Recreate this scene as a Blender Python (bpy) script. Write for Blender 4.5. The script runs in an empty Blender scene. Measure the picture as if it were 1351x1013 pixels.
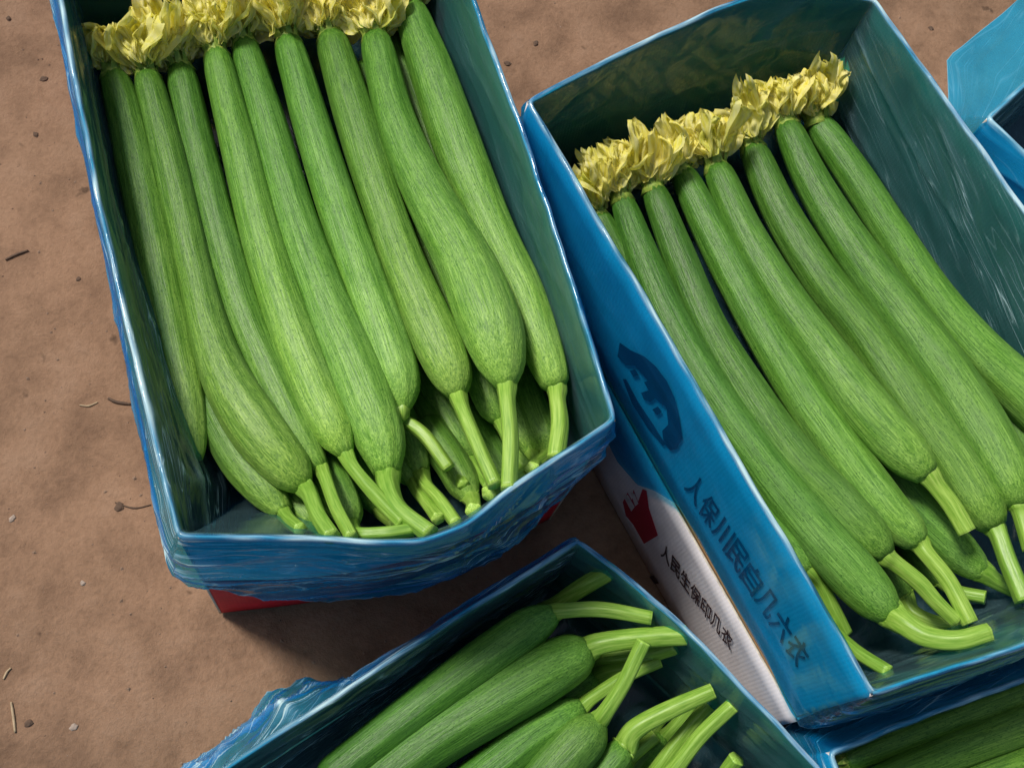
import bpy, bmesh, math, random
import numpy as np
from mathutils import Vector, Matrix, noise

random.seed(7)
C = bpy.context.scene.collection
scn = bpy.context.scene
R = math.radians

# ------------------------------------------------------------------ camera
CZ = 1.05                       # camera height above the ground
FPX = 1560.0                    # focal length in pixels of the 1351 px wide photograph
PW, PH = 1351.0, 1013.0
CAM = Matrix.Rotation(R(90 - 67.8), 4, 'X') @ Matrix.Rotation(R(20.7), 4, 'Z')
cam = bpy.data.objects.new('camera', bpy.data.cameras.new('camera'))
C.objects.link(cam)
cam.matrix_world = Matrix.Translation((0, 0, CZ)) @ CAM
cam.data.sensor_width = 36
cam.data.lens = 36 * FPX / PW
cam.data.clip_start = 0.02
cam.data.clip_end = 500
scn.camera = cam

# ------------------------------------------------------------------ light
SUN_AZ, SUN_EL = R(165), R(56)
world = bpy.data.worlds.new('World')
scn.world = world
world.use_nodes = True
wn = world.node_tree.nodes
sky = wn.new('ShaderNodeTexSky')
sky.sky_type = 'NISHITA'
sky.sun_disc = False
sky.sun_elevation = SUN_EL
sky.sun_rotation = R(90) - SUN_AZ
sky.dust_density = 4.0
sky.air_density = 1.0
wn['Background'].inputs[1].default_value = 0.05
world.node_tree.links.new(sky.outputs[0], wn['Background'].inputs[0])
sun = bpy.data.objects.new('sun', bpy.data.lights.new('sun', 'SUN'))
C.objects.link(sun)
sun.data.energy = 2.6
sun.data.angle = R(12)
sun.data.color = (1.0, 0.93, 0.84)
sdir = Vector((math.cos(SUN_EL) * math.cos(SUN_AZ), math.cos(SUN_EL) * math.sin(SUN_AZ), math.sin(SUN_EL)))
sun.rotation_euler = sdir.to_track_quat('Z', 'Y').to_euler()
scn.view_settings.view_transform = 'Standard'
scn.view_settings.look = 'None'
scn.view_settings.exposure = 0.50
scn.cycles.transparent_max_bounces = 24
scn.cycles.max_bounces = 8

# ------------------------------------------------------------------ geometry helpers
def ray(x, y):
    return CAM.to_3x3() @ Vector(((x - PW / 2) / FPX, -(y - PH / 2) / FPX, -1.0))

def at(x, y, z):
    """the point of the place at height z that the photograph shows at (x, y)"""
    d = ray(x, y)
    return Vector((0, 0, CZ)) + d * ((z - CZ) / d.z)

def at_plane(x, y, p, n):
    d = ray(x, y)
    o = Vector((0, 0, CZ))
    return o + d * ((p - o).dot(n) / d.dot(n))

FWD = CAM.to_3x3() @ Vector((0, 0, -1))
def px_to_m(p, r):
    return r * (p - Vector((0, 0, CZ))).dot(FWD) / FPX

def catmull(P, n):
    """P: list of tuples, resampled to n tuples, even in chord length"""
    P = [np.array(p, float) for p in P]
    if len(P) == 2:
        return [P[0] + (P[1] - P[0]) * i / (n - 1) for i in range(n)]
    Q = [2 * P[0] - P[1]] + P + [2 * P[-1] - P[-2]]
    L = [0]
    for a, b in zip(P, P[1:]):
        L.append(L[-1] + max(1e-6, float(np.linalg.norm((b - a)[:3]))))
    out = []
    for i in range(n):
        s = L[-1] * i / (n - 1)
        k = 0
        while k < len(P) - 2 and s > L[k + 1]:
            k += 1
        t = (s - L[k]) / (L[k + 1] - L[k])
        a, b, c, d = Q[k], Q[k + 1], Q[k + 2], Q[k + 3]
        out.append(0.5 * ((2 * b) + (c - a) * t + (2 * a - 5 * b + 4 * c - d) * t * t + (3 * b - a - 3 * c + d) * t ** 3))
    return out

def mesh(name, V, F, mats, parent=None, smooth=True, attrs=None, uv=None, fm=None):
    me = bpy.data.meshes.new(name)
    me.from_pydata([tuple(v) for v in V], [], F)
    for m in (mats if isinstance(mats, (list, tuple)) else [mats]):
        me.materials.append(m)
    if fm is not None:
        me.polygons.foreach_set('material_index', fm)
    me.polygons.foreach_set('use_smooth', [smooth] * len(F))
    if attrs:
        for k, (typ, data) in attrs.items():
            a = me.attributes.new(k, typ, 'POINT')
            if typ == 'FLOAT':
                a.data.foreach_set('value', data)
            else:
                a.data.foreach_set('vector', np.array(data, dtype=float).ravel())
    me.update()
    o = bpy.data.objects.new(name, me)
    C.objects.link(o)
    if parent:
        o.parent = parent
    return o

def tag(o, label=None, cat=None, group=None, kind=None):
    if label: o['label'] = label
    if cat: o['category'] = cat
    if group: o['group'] = group
    if kind: o['kind'] = kind
    return o

def empty(name, loc, label, cat, group=None):
    o = bpy.data.objects.new(name, None)
    o.empty_display_size = 0.03
    C.objects.link(o)
    o.location = loc
    return tag(o, label, cat, group)

# ------------------------------------------------------------------ materials
def new_mat(name):
    m = bpy.data.materials.new(name)
    m.use_nodes = True
    nt = m.node_tree
    b = nt.nodes['Principled BSDF']
    return m, nt, b

def N(nt, typ, **kw):
    n = nt.nodes.new(typ)
    for k, v in kw.items():
        if k.startswith('_'):
            setattr(n, k[1:], v)
        else:
            n.inputs[k.replace('__', ' ')].default_value = v
    return n

def ramp(nt, src, stops):
    r = nt.nodes.new('ShaderNodeValToRGB')
    e = r.color_ramp.elements
    while len(e) < len(stops): e.new(0.5)
    for i, (p, c) in enumerate(stops):
        e[i].position = p
        e[i].color = (*c, 1) if len(c) == 3 else c
    nt.links.new(src, r.inputs[0])
    return r

def mixc(nt, a, b, fac, mode='MIX'):
    m = nt.nodes.new('ShaderNodeMix')
    m.data_type = 'RGBA'
    m.blend_type = mode
    for sock, v in ((m.inputs[6], a), (m.inputs[7], b), (m.inputs[0], fac)):
        if hasattr(v, 'links') or hasattr(v, 'is_linked'):
            nt.links.new(v, sock)
        else:
            sock.default_value = v if not isinstance(v, tuple) or len(v) == 4 else (*v, 1)
    return m.outputs[2]

def mapping(nt, src, scale):
    mp = nt.nodes.new('ShaderNodeMapping')
    mp.inputs['Scale'].default_value = scale
    nt.links.new(src, mp.inputs[0])
    return mp.outputs[0]

def noise_tex(nt, vec, scale, detail=4, rough=0.55):
    n = N(nt, 'ShaderNodeTexNoise', Scale=scale, Detail=detail, Roughness=rough)
    nt.links.new(vec, n.inputs['Vector'])
    return n.outputs[0]

def bump(nt, bsdf, h, strength, dist):
    b = N(nt, 'ShaderNodeBump', Strength=strength, Distance=dist)
    nt.links.new(h, b.inputs['Height'])
    nt.links.new(b.outputs[0], bsdf.inputs['Normal'])
    return b

def luffa_material():
    m, nt, b = new_mat('luffa_skin')
    at_ = N(nt, 'ShaderNodeAttribute', _attribute_name='rest')
    lo = N(nt, 'ShaderNodeAttribute', _attribute_name='along')
    oi = nt.nodes.new('ShaderNodeObjectInfo')
    v = at_.outputs['Vector']
    streak = noise_tex(nt, mapping(nt, v, (1, 1, 0.035)), 900, 3, 0.65)
    broad = noise_tex(nt, mapping(nt, v, (1, 1, 0.05)), 150, 2)
    mott = noise_tex(nt, mapping(nt, v, (1, 1, 0.4)), 60, 4)
    fines = noise_tex(nt, mapping(nt, v, (1, 1, 0.05)), 2100, 2)
    speck = noise_tex(nt, mapping(nt, v, (1, 1, 0.5)), 900, 2)
    c1 = ramp(nt, streak, [(0.34, (0.034, 0.110, 0.008)), (0.50, (0.100, 0.230, 0.022)), (0.66, (0.200, 0.370, 0.055))])
    c2 = ramp(nt, broad, [(0.36, (0.075, 0.185, 0.015)), (0.64, (0.145, 0.295, 0.036))])
    c = mixc(nt, c1.outputs[0], c2.outputs[0], 0.38)
    fr_ = ramp(nt, fines, [(0.32, (0.62, 0.66, 0.55)), (0.5, (1, 1, 1)), (0.70, (1.22, 1.16, 1.25))])
    c = mixc(nt, c, fr_.outputs[0], 0.75, 'MULTIPLY')
    # dusty bloom in soft patches
    bl = ramp(nt, mott, [(0.42, (0, 0, 0)), (0.72, (0.22, 0.22, 0.22))])
    c = mixc(nt, c, (0.18, 0.31, 0.100), bl.outputs[0])
    # darker small specks
    sp = ramp(nt, speck, [(0.34, (0.7, 0.7, 0.7)), (0.43, (0, 0, 0))])
    c = mixc(nt, c, (0.030, 0.10, 0.010), sp.outputs[0])
    # the flower end is deeper green, the stem end paler
    al = ramp(nt, lo.outputs['Fac'], [(0.0, (0.62, 0.70, 0.55)), (0.35, (0.86, 0.90, 0.82)), (0.62, (1.16, 1.10, 1.15)), (0.88, (1.55, 1.32, 1.65)), (0.98, (1.85, 1.50, 1.7))])
    c = mixc(nt, c, al.outputs[0], 1.0, 'MULTIPLY')
    rv = nt.nodes.new('ShaderNodeMapRange')
    nt.links.new(oi.outputs['Random'], rv.inputs[0])
    rv.inputs[3].default_value = 0.92
    rv.inputs[4].default_value = 1.20
    hs = nt.nodes.new('ShaderNodeHueSaturation')
    hs.inputs['Saturation'].default_value = 0.98
    hs.inputs['Hue'].default_value = 0.513
    nt.links.new(rv.outputs[0], hs.inputs['Value'])
    nt.links.new(c, hs.inputs['Color'])
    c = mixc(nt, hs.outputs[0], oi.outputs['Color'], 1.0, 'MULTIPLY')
    nt.links.new(c, b.inputs['Base Color'])
    b.inputs['Roughness'].default_value = 0.44
    b.inputs['Specular IOR Level'].default_value = 0.34
    b.inputs['Subsurface Weight'].default_value = 0.0
    ad = N(nt, 'ShaderNodeMath', _operation='ADD')
    nt.links.new(streak, ad.inputs[0]); nt.links.new(broad, ad.inputs[1])
    bump(nt, b, ad.outputs[0], 0.5, 0.0012)
    return m

def stem_material():
    m, nt, b = new_mat('luffa_stem')
    at_ = N(nt, 'ShaderNodeAttribute', _attribute_name='rest')
    lo = N(nt, 'ShaderNodeAttribute', _attribute_name='along')
    oi = nt.nodes.new('ShaderNodeObjectInfo')
    streak = noise_tex(nt, mapping(nt, at_.outputs['Vector'], (1, 1, 0.08)), 700, 3)
    c = ramp(nt, streak, [(0.3, (0.13, 0.29, 0.025)), (0.55, (0.25, 0.43, 0.065)), (0.75, (0.34, 0.52, 0.12))])
    d = ramp(nt, oi.outputs['Random'], [(0.0, (0.75, 0.85, 0.7)), (1.0, (1.15, 1.1, 1.1))])
    c = mixc(nt, c.outputs[0], d.outputs[0], 1.0, 'MULTIPLY')
    e = ramp(nt, lo.outputs['Fac'], [(0.985, (1, 1, 1)), (0.99, (1.6, 1.45, 1.8))])
    c = mixc(nt, c, e.outputs[0], 1.0, 'MULTIPLY')
    nt.links.new(c, b.inputs['Base Color'])
    b.inputs['Roughness'].default_value = 0.42
    bump(nt, b, streak, 0.4, 0.0008)
    return m

def petal_material():
    m, nt, b = new_mat('withered_petal')
    tc = nt.nodes.new('ShaderNodeTexCoord')
    oi = nt.nodes.new('ShaderNodeObjectInfo')
    vein = noise_tex(nt, mapping(nt, tc.outputs['Object'], (1, 0.10, 0.4)), 620, 3)
    blot = noise_tex(nt, tc.outputs['Object'], 90, 3)
    c = ramp(nt, vein, [(0.30, (0.76, 0.68, 0.04)), (0.42, (0.96, 0.92, 0.13)), (0.62, (1.0, 0.99, 0.45))])
    d = ramp(nt, blot, [(0.35, (0, 0, 0)), (0.7, (0.65, 0.65, 0.65))])
    c = mixc(nt, c.outputs[0], (0.96, 0.93, 0.42), d.outputs[0])
    e = ramp(nt, oi.outputs['Random'], [(0.0, (0.72, 0.78, 0.45)), (0.12, (0.95, 0.95, 0.9)), (0.8, (1.05, 1.02, 1.15)), (1.0, (1.0, 0.95, 0.8))])
    c = mixc(nt, c, e.outputs[0], 1.0, 'MULTIPLY')
    nt.links.new(c, b.inputs['Base Color'])
    b.inputs['Roughness'].default_value = 0.6
    b.inputs['Specular IOR Level'].default_value = 0.25
    tr = nt.nodes.new('ShaderNodeBsdfTranslucent')
    nt.links.new(c, tr.inputs[0])
    mx = nt.nodes.new('ShaderNodeMixShader')
    mx.inputs[0].default_value = 0.45
    nt.links.new(b.outputs[0], mx.inputs[1]); nt.links.new(tr.outputs[0], mx.inputs[2])
    nt.links.new(mx.outputs[0], nt.nodes['Material Output'].inputs[0])
    bump(nt, b, vein, 0.5, 0.0008)
    return m

def calyx_material():
    m, nt, b = new_mat('calyx_green')
    tc = nt.nodes.new('ShaderNodeTexCoord')
    n = noise_tex(nt, tc.outputs['Object'], 250, 3)
    c = ramp(nt, n, [(0.3, (0.10, 0.20, 0.02)), (0.55, (0.26, 0.38, 0.05)), (0.75, (0.55, 0.58, 0.12))])
    nt.links.new(c.outputs[0], b.inputs['Base Color'])
    b.inputs['Roughness'].default_value = 0.6
    return m

def card_material(name, col, dark, var=0.3, wear=None):
    m, nt, b = new_mat(name)
    uvn = N(nt, 'ShaderNodeAttribute', _attribute_name='wall')   # metres along the wall, height
    w = N(nt, 'ShaderNodeTexWave', Scale=1.0, Distortion=0.6, Detail=1.0)
    w.inputs['Detail Scale'].default_value = 2.0
    nt.links.new(mapping(nt, uvn.outputs['Vector'], (95, 2, 2)), w.inputs['Vector'])
    n = noise_tex(nt, uvn.outputs['Vector'], 35, 5)
    c = ramp(nt, n, [(0.3, dark), (0.6, col)])
    c2 = mixc(nt, c.outputs[0], tuple(x * 0.72 for x in col), w.outputs['Fac'])
    c3 = mixc(nt, c.outputs[0], c2, var)
    if wear:
        k = noise_tex(nt, uvn.outputs['Vector'], 14, 8, 0.7)
        kk = ramp(nt, k, [(0.60, (0, 0, 0)), (0.68, (0.7, 0.7, 0.7))])
        c3 = mixc(nt, c3, wear, kk.outputs[0])
    nt.links.new(c3, b.inputs['Base Color'])
    b.inputs['Roughness'].default_value = 0.62
    b.inputs['Specular IOR Level'].default_value = 0.3
    bump(nt, b, w.outputs['Fac'], 0.10, 0.0007)
    return m

def flat_material(name, col, rough=0.6, bumpy=0.0):
    m, nt, b = new_mat(name)
    tc = nt.nodes.new('ShaderNodeTexCoord')
    n = noise_tex(nt, tc.outputs['Object'], 160, 4)
    c = ramp(nt, n, [(0.25, tuple(x * 0.6 for x in col)), (0.6, col)])
    nt.links.new(c.outputs[0], b.inputs['Base Color'])
    b.inputs['Roughness'].default_value = rough
    if bumpy: bump(nt, b, n, bumpy, 0.002)
    return m

def print_material(name, col):
    m, nt, b = new_mat(name)
    tc = nt.nodes.new('ShaderNodeTexCoord')
    n = noise_tex(nt, tc.outputs['Object'], 420, 5, 0.7)
    c = ramp(nt, n, [(0.30, tuple(min(0.5, x * 2.0 + 0.10) for x in col)), (0.38, col)])
    nt.links.new(c.outputs[0], b.inputs['Base Color'])
    b.inputs['Roughness'].default_value = 0.55
    return m

def film_material(name, tint, haze_col, base_haze=0.10):
    m = bpy.data.materials.new(name)
    m.use_nodes = True
    nt = m.node_tree
    nt.nodes.remove(nt.nodes['Principled BSDF'])
    cr = N(nt, 'ShaderNodeAttribute', _attribute_name='crease')
    wk = N(nt, 'ShaderNodeAttribute', _attribute_name='wrinkle')
    st = N(nt, 'ShaderNodeAttribute', _attribute_name='sheet')
    def math_(op, a, b=None, c=None):
        n = nt.nodes.new('ShaderNodeMath'); n.operation = op
        for i, v in enumerate((a, b, c)):
            if v is None: continue
            if isinstance(v, (int, float)): n.inputs[i].default_value = v
            else: nt.links.new(v, n.inputs[i])
        return n.outputs[0]
    def lines(scale, sc2, width, warp):
        # thin sharp folds: where a stretched noise crosses its middle value
        n = nt.nodes.new('ShaderNodeTexNoise')
        n.inputs['Scale'].default_value = 1.0; n.inputs['Detail'].default_value = 1.5
        n.inputs['Distortion'].default_value = warp
        nt.links.new(mapping(nt, st.outputs['Vector'], scale), n.inputs['Vector'])
        d = math_('ABSOLUTE', math_('SUBTRACT', n.outputs[0], 0.5))
        l = math_('MAXIMUM', math_('SUBTRACT', 1.0, math_('DIVIDE', d, width)), 0.0)
        g = noise_tex(nt, mapping(nt, st.outputs['Vector'], sc2), 1.0, 2)
        gm = nt.nodes.new('ShaderNodeMapRange')
        nt.links.new(g, gm.inputs[0]); gm.inputs[1].default_value = 0.40; gm.inputs[2].default_value = 0.58
        return math_('MULTIPLY', math_('MULTIPLY', l, l), gm.outputs[0])
    l1 = lines((5, 60, 1), (7, 26, 1), 0.017, 0.12)
    l2 = lines((9, 150, 1), (14, 50, 3), 0.030, 0.2)
    ln = math_('MULTIPLY', math_('ADD', l1, math_('MULTIPLY', l2, 0.8)), wk.outputs['Fac'])
    soft = noise_tex(nt, mapping(nt, st.outputs['Vector'], (14, 50, 1)), 1.0, 3)
    h = math_('ADD', math_('MULTIPLY', math_('MULTIPLY', soft, wk.outputs['Fac']), 1.6), math_('MULTIPLY', ln, 0.9))
    bm_ = N(nt, 'ShaderNodeBump', Strength=0.6, Distance=0.0016)
    nt.links.new(h, bm_.inputs['Height'])
    tr = nt.nodes.new('ShaderNodeBsdfTransparent')
    tr.inputs[0].default_value = (*tint, 1)
    df = nt.nodes.new('ShaderNodeBsdfDiffuse')
    # folded film whitens; glints along folds and rim are painted in too
    milky_glint = math_('MINIMUM', math_('ADD', cr.outputs['Fac'], math_('MULTIPLY', ln, 1.15)), 1.0)
    dm = N(nt, 'ShaderNodeAttribute', _attribute_name='inner_haze')   # greyer haze colour on the inside of the film
    hz = mixc(nt, haze_col, (0.17, 0.34, 0.40), dm.outputs['Fac'])
    hc = mixc(nt, hz, (0.60, 0.86, 0.92), milky_glint)
    nt.links.new(hc, df.inputs[0])
    nt.links.new(bm_.outputs[0], df.inputs['Normal'])
    sh = nt.nodes.new('ShaderNodeMapRange')
    nt.links.new(soft, sh.inputs[0])
    sh.inputs[1].default_value = 0.3; sh.inputs[2].default_value = 0.75
    sh.inputs[3].default_value = base_haze * 0.75; sh.inputs[4].default_value = base_haze * 1.4
    fac = math_('MINIMUM', math_('ADD', math_('MULTIPLY', milky_glint, 0.62), sh.outputs[0]), 0.92)
    mx = nt.nodes.new('ShaderNodeMixShader')
    nt.links.new(fac, mx.inputs[0])
    nt.links.new(tr.outputs[0], mx.inputs[1]); nt.links.new(df.outputs[0], mx.inputs[2])
    gl = nt.nodes.new('ShaderNodeBsdfGlossy')
    gl.inputs['Roughness'].default_value = 0.12
    gl.inputs['Color'].default_value = (0.95, 0.98, 1, 1)
    nt.links.new(bm_.outputs[0], gl.inputs['Normal'])
    fr = N(nt, 'ShaderNodeFresnel', IOR=1.38)
    nt.links.new(bm_.outputs[0], fr.inputs['Normal'])
    m2 = nt.nodes.new('ShaderNodeMixShader')
    nt.links.new(math_('MINIMUM', fr.outputs[0], 0.26), m2.inputs[0])
    nt.links.new(mx.outputs[0], m2.inputs[1]); nt.links.new(gl.outputs[0], m2.inputs[2])
    nt.links.new(m2.outputs[0], nt.nodes['Material Output'].inputs[0])
    return m

def ground_material():
    m, nt, b = new_mat('packed_earth')
    tc = nt.nodes.new('ShaderNodeTexCoord')
    v = tc.outputs['Object']
    n1 = noise_tex(nt, v, 4.5, 4, 0.6)
    n2 = noise_tex(nt, v, 22, 6, 0.62)
    n3 = noise_tex(nt, v, 190, 5, 0.7)
    c = ramp(nt, n1, [(0.36, (0.160, 0.100, 0.064)), (0.64, (0.275, 0.170, 0.110))])
    c2 = ramp(nt, n2, [(0.33, (0.125, 0.074, 0.046)), (0.53, (0.262, 0.162, 0.102)), (0.80, (0.330, 0.220, 0.150))])
    cc = mixc(nt, c.outputs[0], c2.outputs[0], 0.55)
    c3 = ramp(nt, n3, [(0.30, (0.62, 0.60, 0.58)), (0.5, (1, 1, 1)), (0.75, (1.18, 1.18, 1.2))])
    cc = mixc(nt, cc, c3.outputs[0], 0.40, 'MULTIPLY')
    # small dark blots trodden into the ground
    n4 = noise_tex(nt, v, 38, 3, 0.5)
    s = ramp(nt, n4, [(0.255, (0.75, 0.75, 0.75)), (0.31, (0, 0, 0))])
    cc = mixc(nt, cc, (0.065, 0.040, 0.026), s.outputs[0])
    nt.links.new(cc, b.inputs['Base Color'])
    b.inputs['Roughness'].default_value = 0.88
    b.inputs['Specular IOR Level'].default_value = 0.2
    ad = N(nt, 'ShaderNodeMath', _operation='MULTIPLY_ADD')
    nt.links.new(n2, ad.inputs[0]); ad.inputs[1].default_value = 2.2
    nt.links.new(n3, ad.inputs[2])
    bump(nt, b, ad.outputs[0], 0.45, 0.005)
    return m

M_SKIN, M_STEM, M_PETAL, M_CALYX = luffa_material(), stem_material(), petal_material(), calyx_material()
M_KRAFT = card_material('kraft_inside', (0.52, 0.27, 0.115), (0.42, 0.22, 0.09), 0.14)
M_FLOOR = card_material('shade_painted_box_floor', (0.060, 0.050, 0.038), (0.030, 0.025, 0.020), 0.3)  # shade under the stems is put into the floor colour
M_WHITE = card_material('white_printed_card', (0.72, 0.69, 0.70), (0.60, 0.57, 0.58), 0.18)
M_RED = card_material('red_printed_card', (0.66, 0.010, 0.035), (0.52, 0.008, 0.026), 0.12)
M_SHADED_RED = card_material('shaded_red_printed_card', (0.22, 0.012, 0.016), (0.15, 0.008, 0.010), 0.3, (0.26, 0.16, 0.12))  # the red card with shade painted into its colour, plus worn patches
M_EDGE = flat_material('card_edge', (0.66, 0.60, 0.50))
M_FILM = film_material('blue_film', (0.10, 0.70, 0.97), (0.004, 0.30, 0.72), 0.15)
M_FILM_PALE = film_material('pale_blue_film', (0.12, 0.68, 0.94), (0.015, 0.42, 0.78), 0.30)
M_MAROON = print_material('maroon_ink', (0.028, 0.004, 0.050))
M_BLACKINK = print_material('black_ink', (0.030, 0.012, 0.016))
M_REDINK = print_material('red_ink', (0.36, 0.008, 0.030))
M_GROUND = ground_material()

# ------------------------------------------------------------------ ground
def axis_coords():
    near = np.linspace(-1.0, 1.9, 230)
    return np.concatenate([[-40, -12, -4, -2], near, [3, 6, 14, 40]])
gx = axis_coords(); gy = axis_coords()
gv = []
for y in gy:
    for x in gx:
        h = 0.0
        if abs(x) < 3 and abs(y) < 3:
            h = 0.006 * noise.noise(Vector((x * 4, y * 4, 0))) + 0.0025 * noise.noise(Vector((x * 17, y * 17, 3)))
        gv.append((x, y, h - 0.006))
nx = len(gx)
gf = [(j * nx + i, j * nx + i + 1, (j + 1) * nx + i + 1, (j + 1) * nx + i) for j in range(len(gy) - 1) for i in range(nx - 1)]
tag(mesh('ground', gv, gf, M_GROUND), 'brown packed earth scattered with grit under the boxes', 'ground', kind='structure')

# ------------------------------------------------------------------ boxes
LOW, TOP = 0.14, 0.28           # rim heights: one box, two boxes stacked

def V2(p): return Vector((p[0], p[1], 0))

class Outline:
    """four sides, each a bulged curve at the rim and at the base"""
    def __init__(s, rim_sides, base_sides, step=0.0035, wob=0.0):
        s.n = []
        s.rim, s.base, s.side, s.u = [], [], [], []
        for k, (r, b) in enumerate(zip(rim_sides, base_sides)):
            L = sum((Vector(q[:2]) - Vector(p[:2])).length for p, q in zip(r, r[1:]))
            n = max(8, int(L / step))
            rr = catmull([tuple(p[:2]) for p in r], n + 1)
            bb = catmull([tuple(p[:2]) for p in b], n + 1)
            for i in range(n):
                s.rim.append(rr[i]); s.base.append(bb[i]); s.side.append(k); s.u.append(i / n)
            s.n.append(n)
        s.rim, s.base = np.array(s.rim), np.array(s.base)
        nn = s.normals(s.smooth(s.rim, 9))
        for i in range(len(s.rim)):
            e = min(1.0, 6 * min(s.u[i], 1 - s.u[i]))
            s.rim[i] += nn[i] * e * wob * (noise.noise(Vector((s.rim[i][0] * 14, s.rim[i][1] * 14, 3))) + 0.5 * noise.noise(Vector((s.rim[i][0] * 45, s.rim[i][1] * 45, 8))))
        s.rimR = s.smooth(s.rim, 3); s.baseR = s.smooth(s.base, 4)
        s.nr = s.normals(s.smooth(s.rim, 9)); s.nb = s.normals(s.smooth(s.base, 9))
        d = np.linalg.norm(np.roll(s.rim, -1, 0) - s.rim, axis=1)
        s.s = np.concatenate([[0], np.cumsum(d)[:-1]])
    def smooth(s, P, k):
        for _ in range(k):
            P = 0.5 * P + 0.25 * (np.roll(P, 1, 0) + np.roll(P, -1, 0))
        return P
    def normals(s, P):
        t = np.roll(P, -1, 0) - np.roll(P, 1, 0)
        n = np.stack([t[:, 1], -t[:, 0]], 1)            # outward when sides run counter-clockwise
        return n / np.linalg.norm(n, axis=1)[:, None]

def bulge(a, b, amt, n=4):
    """points from a to b bowed outward (to the right of a->b) by amt"""
    a, b = np.array(a[:2]), np.array(b[:2])
    t = b - a
    nn = np.array([t[1], -t[0]]) / np.linalg.norm(t)
    return [tuple(a + t * k / n + nn * amt * math.sin(math.pi * k / n)) for k in range(n + 1)]

def carton(out, z0, z1, outer_mats, label, group, closed=False, wobble=0.0015, inner=None):
    """a cardboard box of four side panels and a bottom panel (and two top flaps)"""
    base = out.base.mean(0)
    o = empty('cardboard_box', (base[0], base[1], z0), label, 'box', group)
    off = np.array([base[0], base[1], z0])
    T = 0.0018
    i0 = 0
    tot = len(out.rim)
    for k in range(4):
        n = out.n[k]
        idx = [(i0 + i) % tot for i in range(n + 1)]
        V, Wl = [], []
        rows = 7
        rimP, basP = out.rim, out.base
        for face, (dr) in enumerate((0.0, -T)):
            for r in range(rows):
                t = r / (rows - 1)
                for q, i in enumerate(idx):
                    p = basP[i] * (1 - t) + rimP[i] * t
                    # side normal without corner blending
                    a, b = idx[max(q - 1, 0)], idx[min(q + 1, n)]
                    tg = rimP[b] - rimP[a]
                    nn = np.array([tg[1], -tg[0]]) / max(1e-9, np.linalg.norm(tg))
                    end = min(q, n - q) * 0.0035
                    # panels butt at the corners, one a hair inside the other
                    p = p + nn * (dr + (0.0 if k % 2 else -0.0006))
                    w = wobble * noise.noise(Vector((out.s[i] * 9, t * 1.5, k * 3.1 + base[0] * 9)))
                    p = p + nn * w * min(1, end / 0.05)
                    V.append(np.array([p[0], p[1], z0 + (z1 - z0) * t + (w * 0.6 if t == 1 else 0)]) - off)
                    Wl.append((out.s[i] if q < n else out.s[idx[n - 1]] + 0.0035, z0 + (z1 - z0) * t, 0))
        F, fm = [], []
        m = n + 1
        A0, B0 = 0, rows * m
        for r in range(rows - 1):
            for q in range(n):
                F.append((A0 + r * m + q, A0 + r * m + q + 1, A0 + (r + 1) * m + q + 1, A0 + (r + 1) * m + q)); fm.append(0)
                F.append((B0 + r * m + q + 1, B0 + r * m + q, B0 + (r + 1) * m + q, B0 + (r + 1) * m + q + 1)); fm.append(1)
        tr = (rows - 1) * m
        for q in range(n):
            F.append((A0 + tr + q, A0 + tr + q + 1, B0 + tr + q + 1, B0 + tr + q)); fm.append(2)
            F.append((A0 + q + 1, A0 + q, B0 + q, B0 + q + 1)); fm.append(2)
        for r in range(rows - 1):
            F.append((A0 + r * m, A0 + (r + 1) * m, B0 + (r + 1) * m, B0 + r * m)); fm.append(2)
            F.append((A0 + (r + 1) * m + n, A0 + r * m + n, B0 + r * m + n, B0 + (r + 1) * m + n)); fm.append(2)
        mesh('side_panel', V, F, [outer_mats[k], M_KRAFT, M_EDGE], o, True, {'wall': ('FLOAT_VECTOR', Wl)}, fm=fm)
        # keep the fold edges crisp
        me = o.children[-1].data if False else bpy.data.objects[-1].data if False else None
        i0 += n
    def plate(name, zc, shrink, src, mat, sel=None):
        c = src.mean(0)
        P = c + (src - c) * shrink
        if sel is not None: P = sel(P)
        n = len(P)
        V = [np.array([p[0], p[1], zc]) - off for p in P] + [np.array([p[0], p[1], zc + 0.004]) - off for p in P]
        F = [tuple(range(n - 1, -1, -1)), tuple(range(n, 2 * n))] + [(i, (i + 1) % n, n + (i + 1) % n, n + i) for i in range(n)]
        mesh(name, V, F, mat, o, False, {'wall': ('FLOAT_VECTOR', [(v[0], v[1], 0) for v in V])})
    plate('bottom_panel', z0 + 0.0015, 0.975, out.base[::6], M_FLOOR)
    if closed:
        n0, n1, n2, n3 = out.n
        r = out.rim
        c0, c1, c2, c3 = r[0], r[n0], r[n0 + n1], r[n0 + n1 + n2]
        ctr = r.mean(0)
        for a, b, c, d in ((c0, c1, (c1 + c2) / 2, (c0 + c3) / 2), ((c0 + c3) / 2, (c1 + c2) / 2, c2, c3)):
            Q = np.array([a, b, c, d]); q = Q.mean(0)
            Q = ctr + (Q - ctr) * 0.988
            q = Q.mean(0)
            Q = q + (Q - q) * 0.998
            V = [np.array([p[0], p[1], z1 - 0.005]) - off for p in Q] + [np.array([p[0], p[1], z1 - 0.0012]) - off for p in Q]
            F = [(3, 2, 1, 0), (4, 5, 6, 7)] + [(i, (i + 1) % 4, 4 + (i + 1) % 4, 4 + i) for i in range(4)]
            mesh('top_flap', V, F, M_KRAFT, o, False, {'wall': ('FLOAT_VECTOR', [(v[0], v[1], 0) for v in V])})
    return o

def ridged(x, y, z):
    return 1.0 - abs(noise.noise(Vector((x, y, z)))) * 2.2

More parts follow.
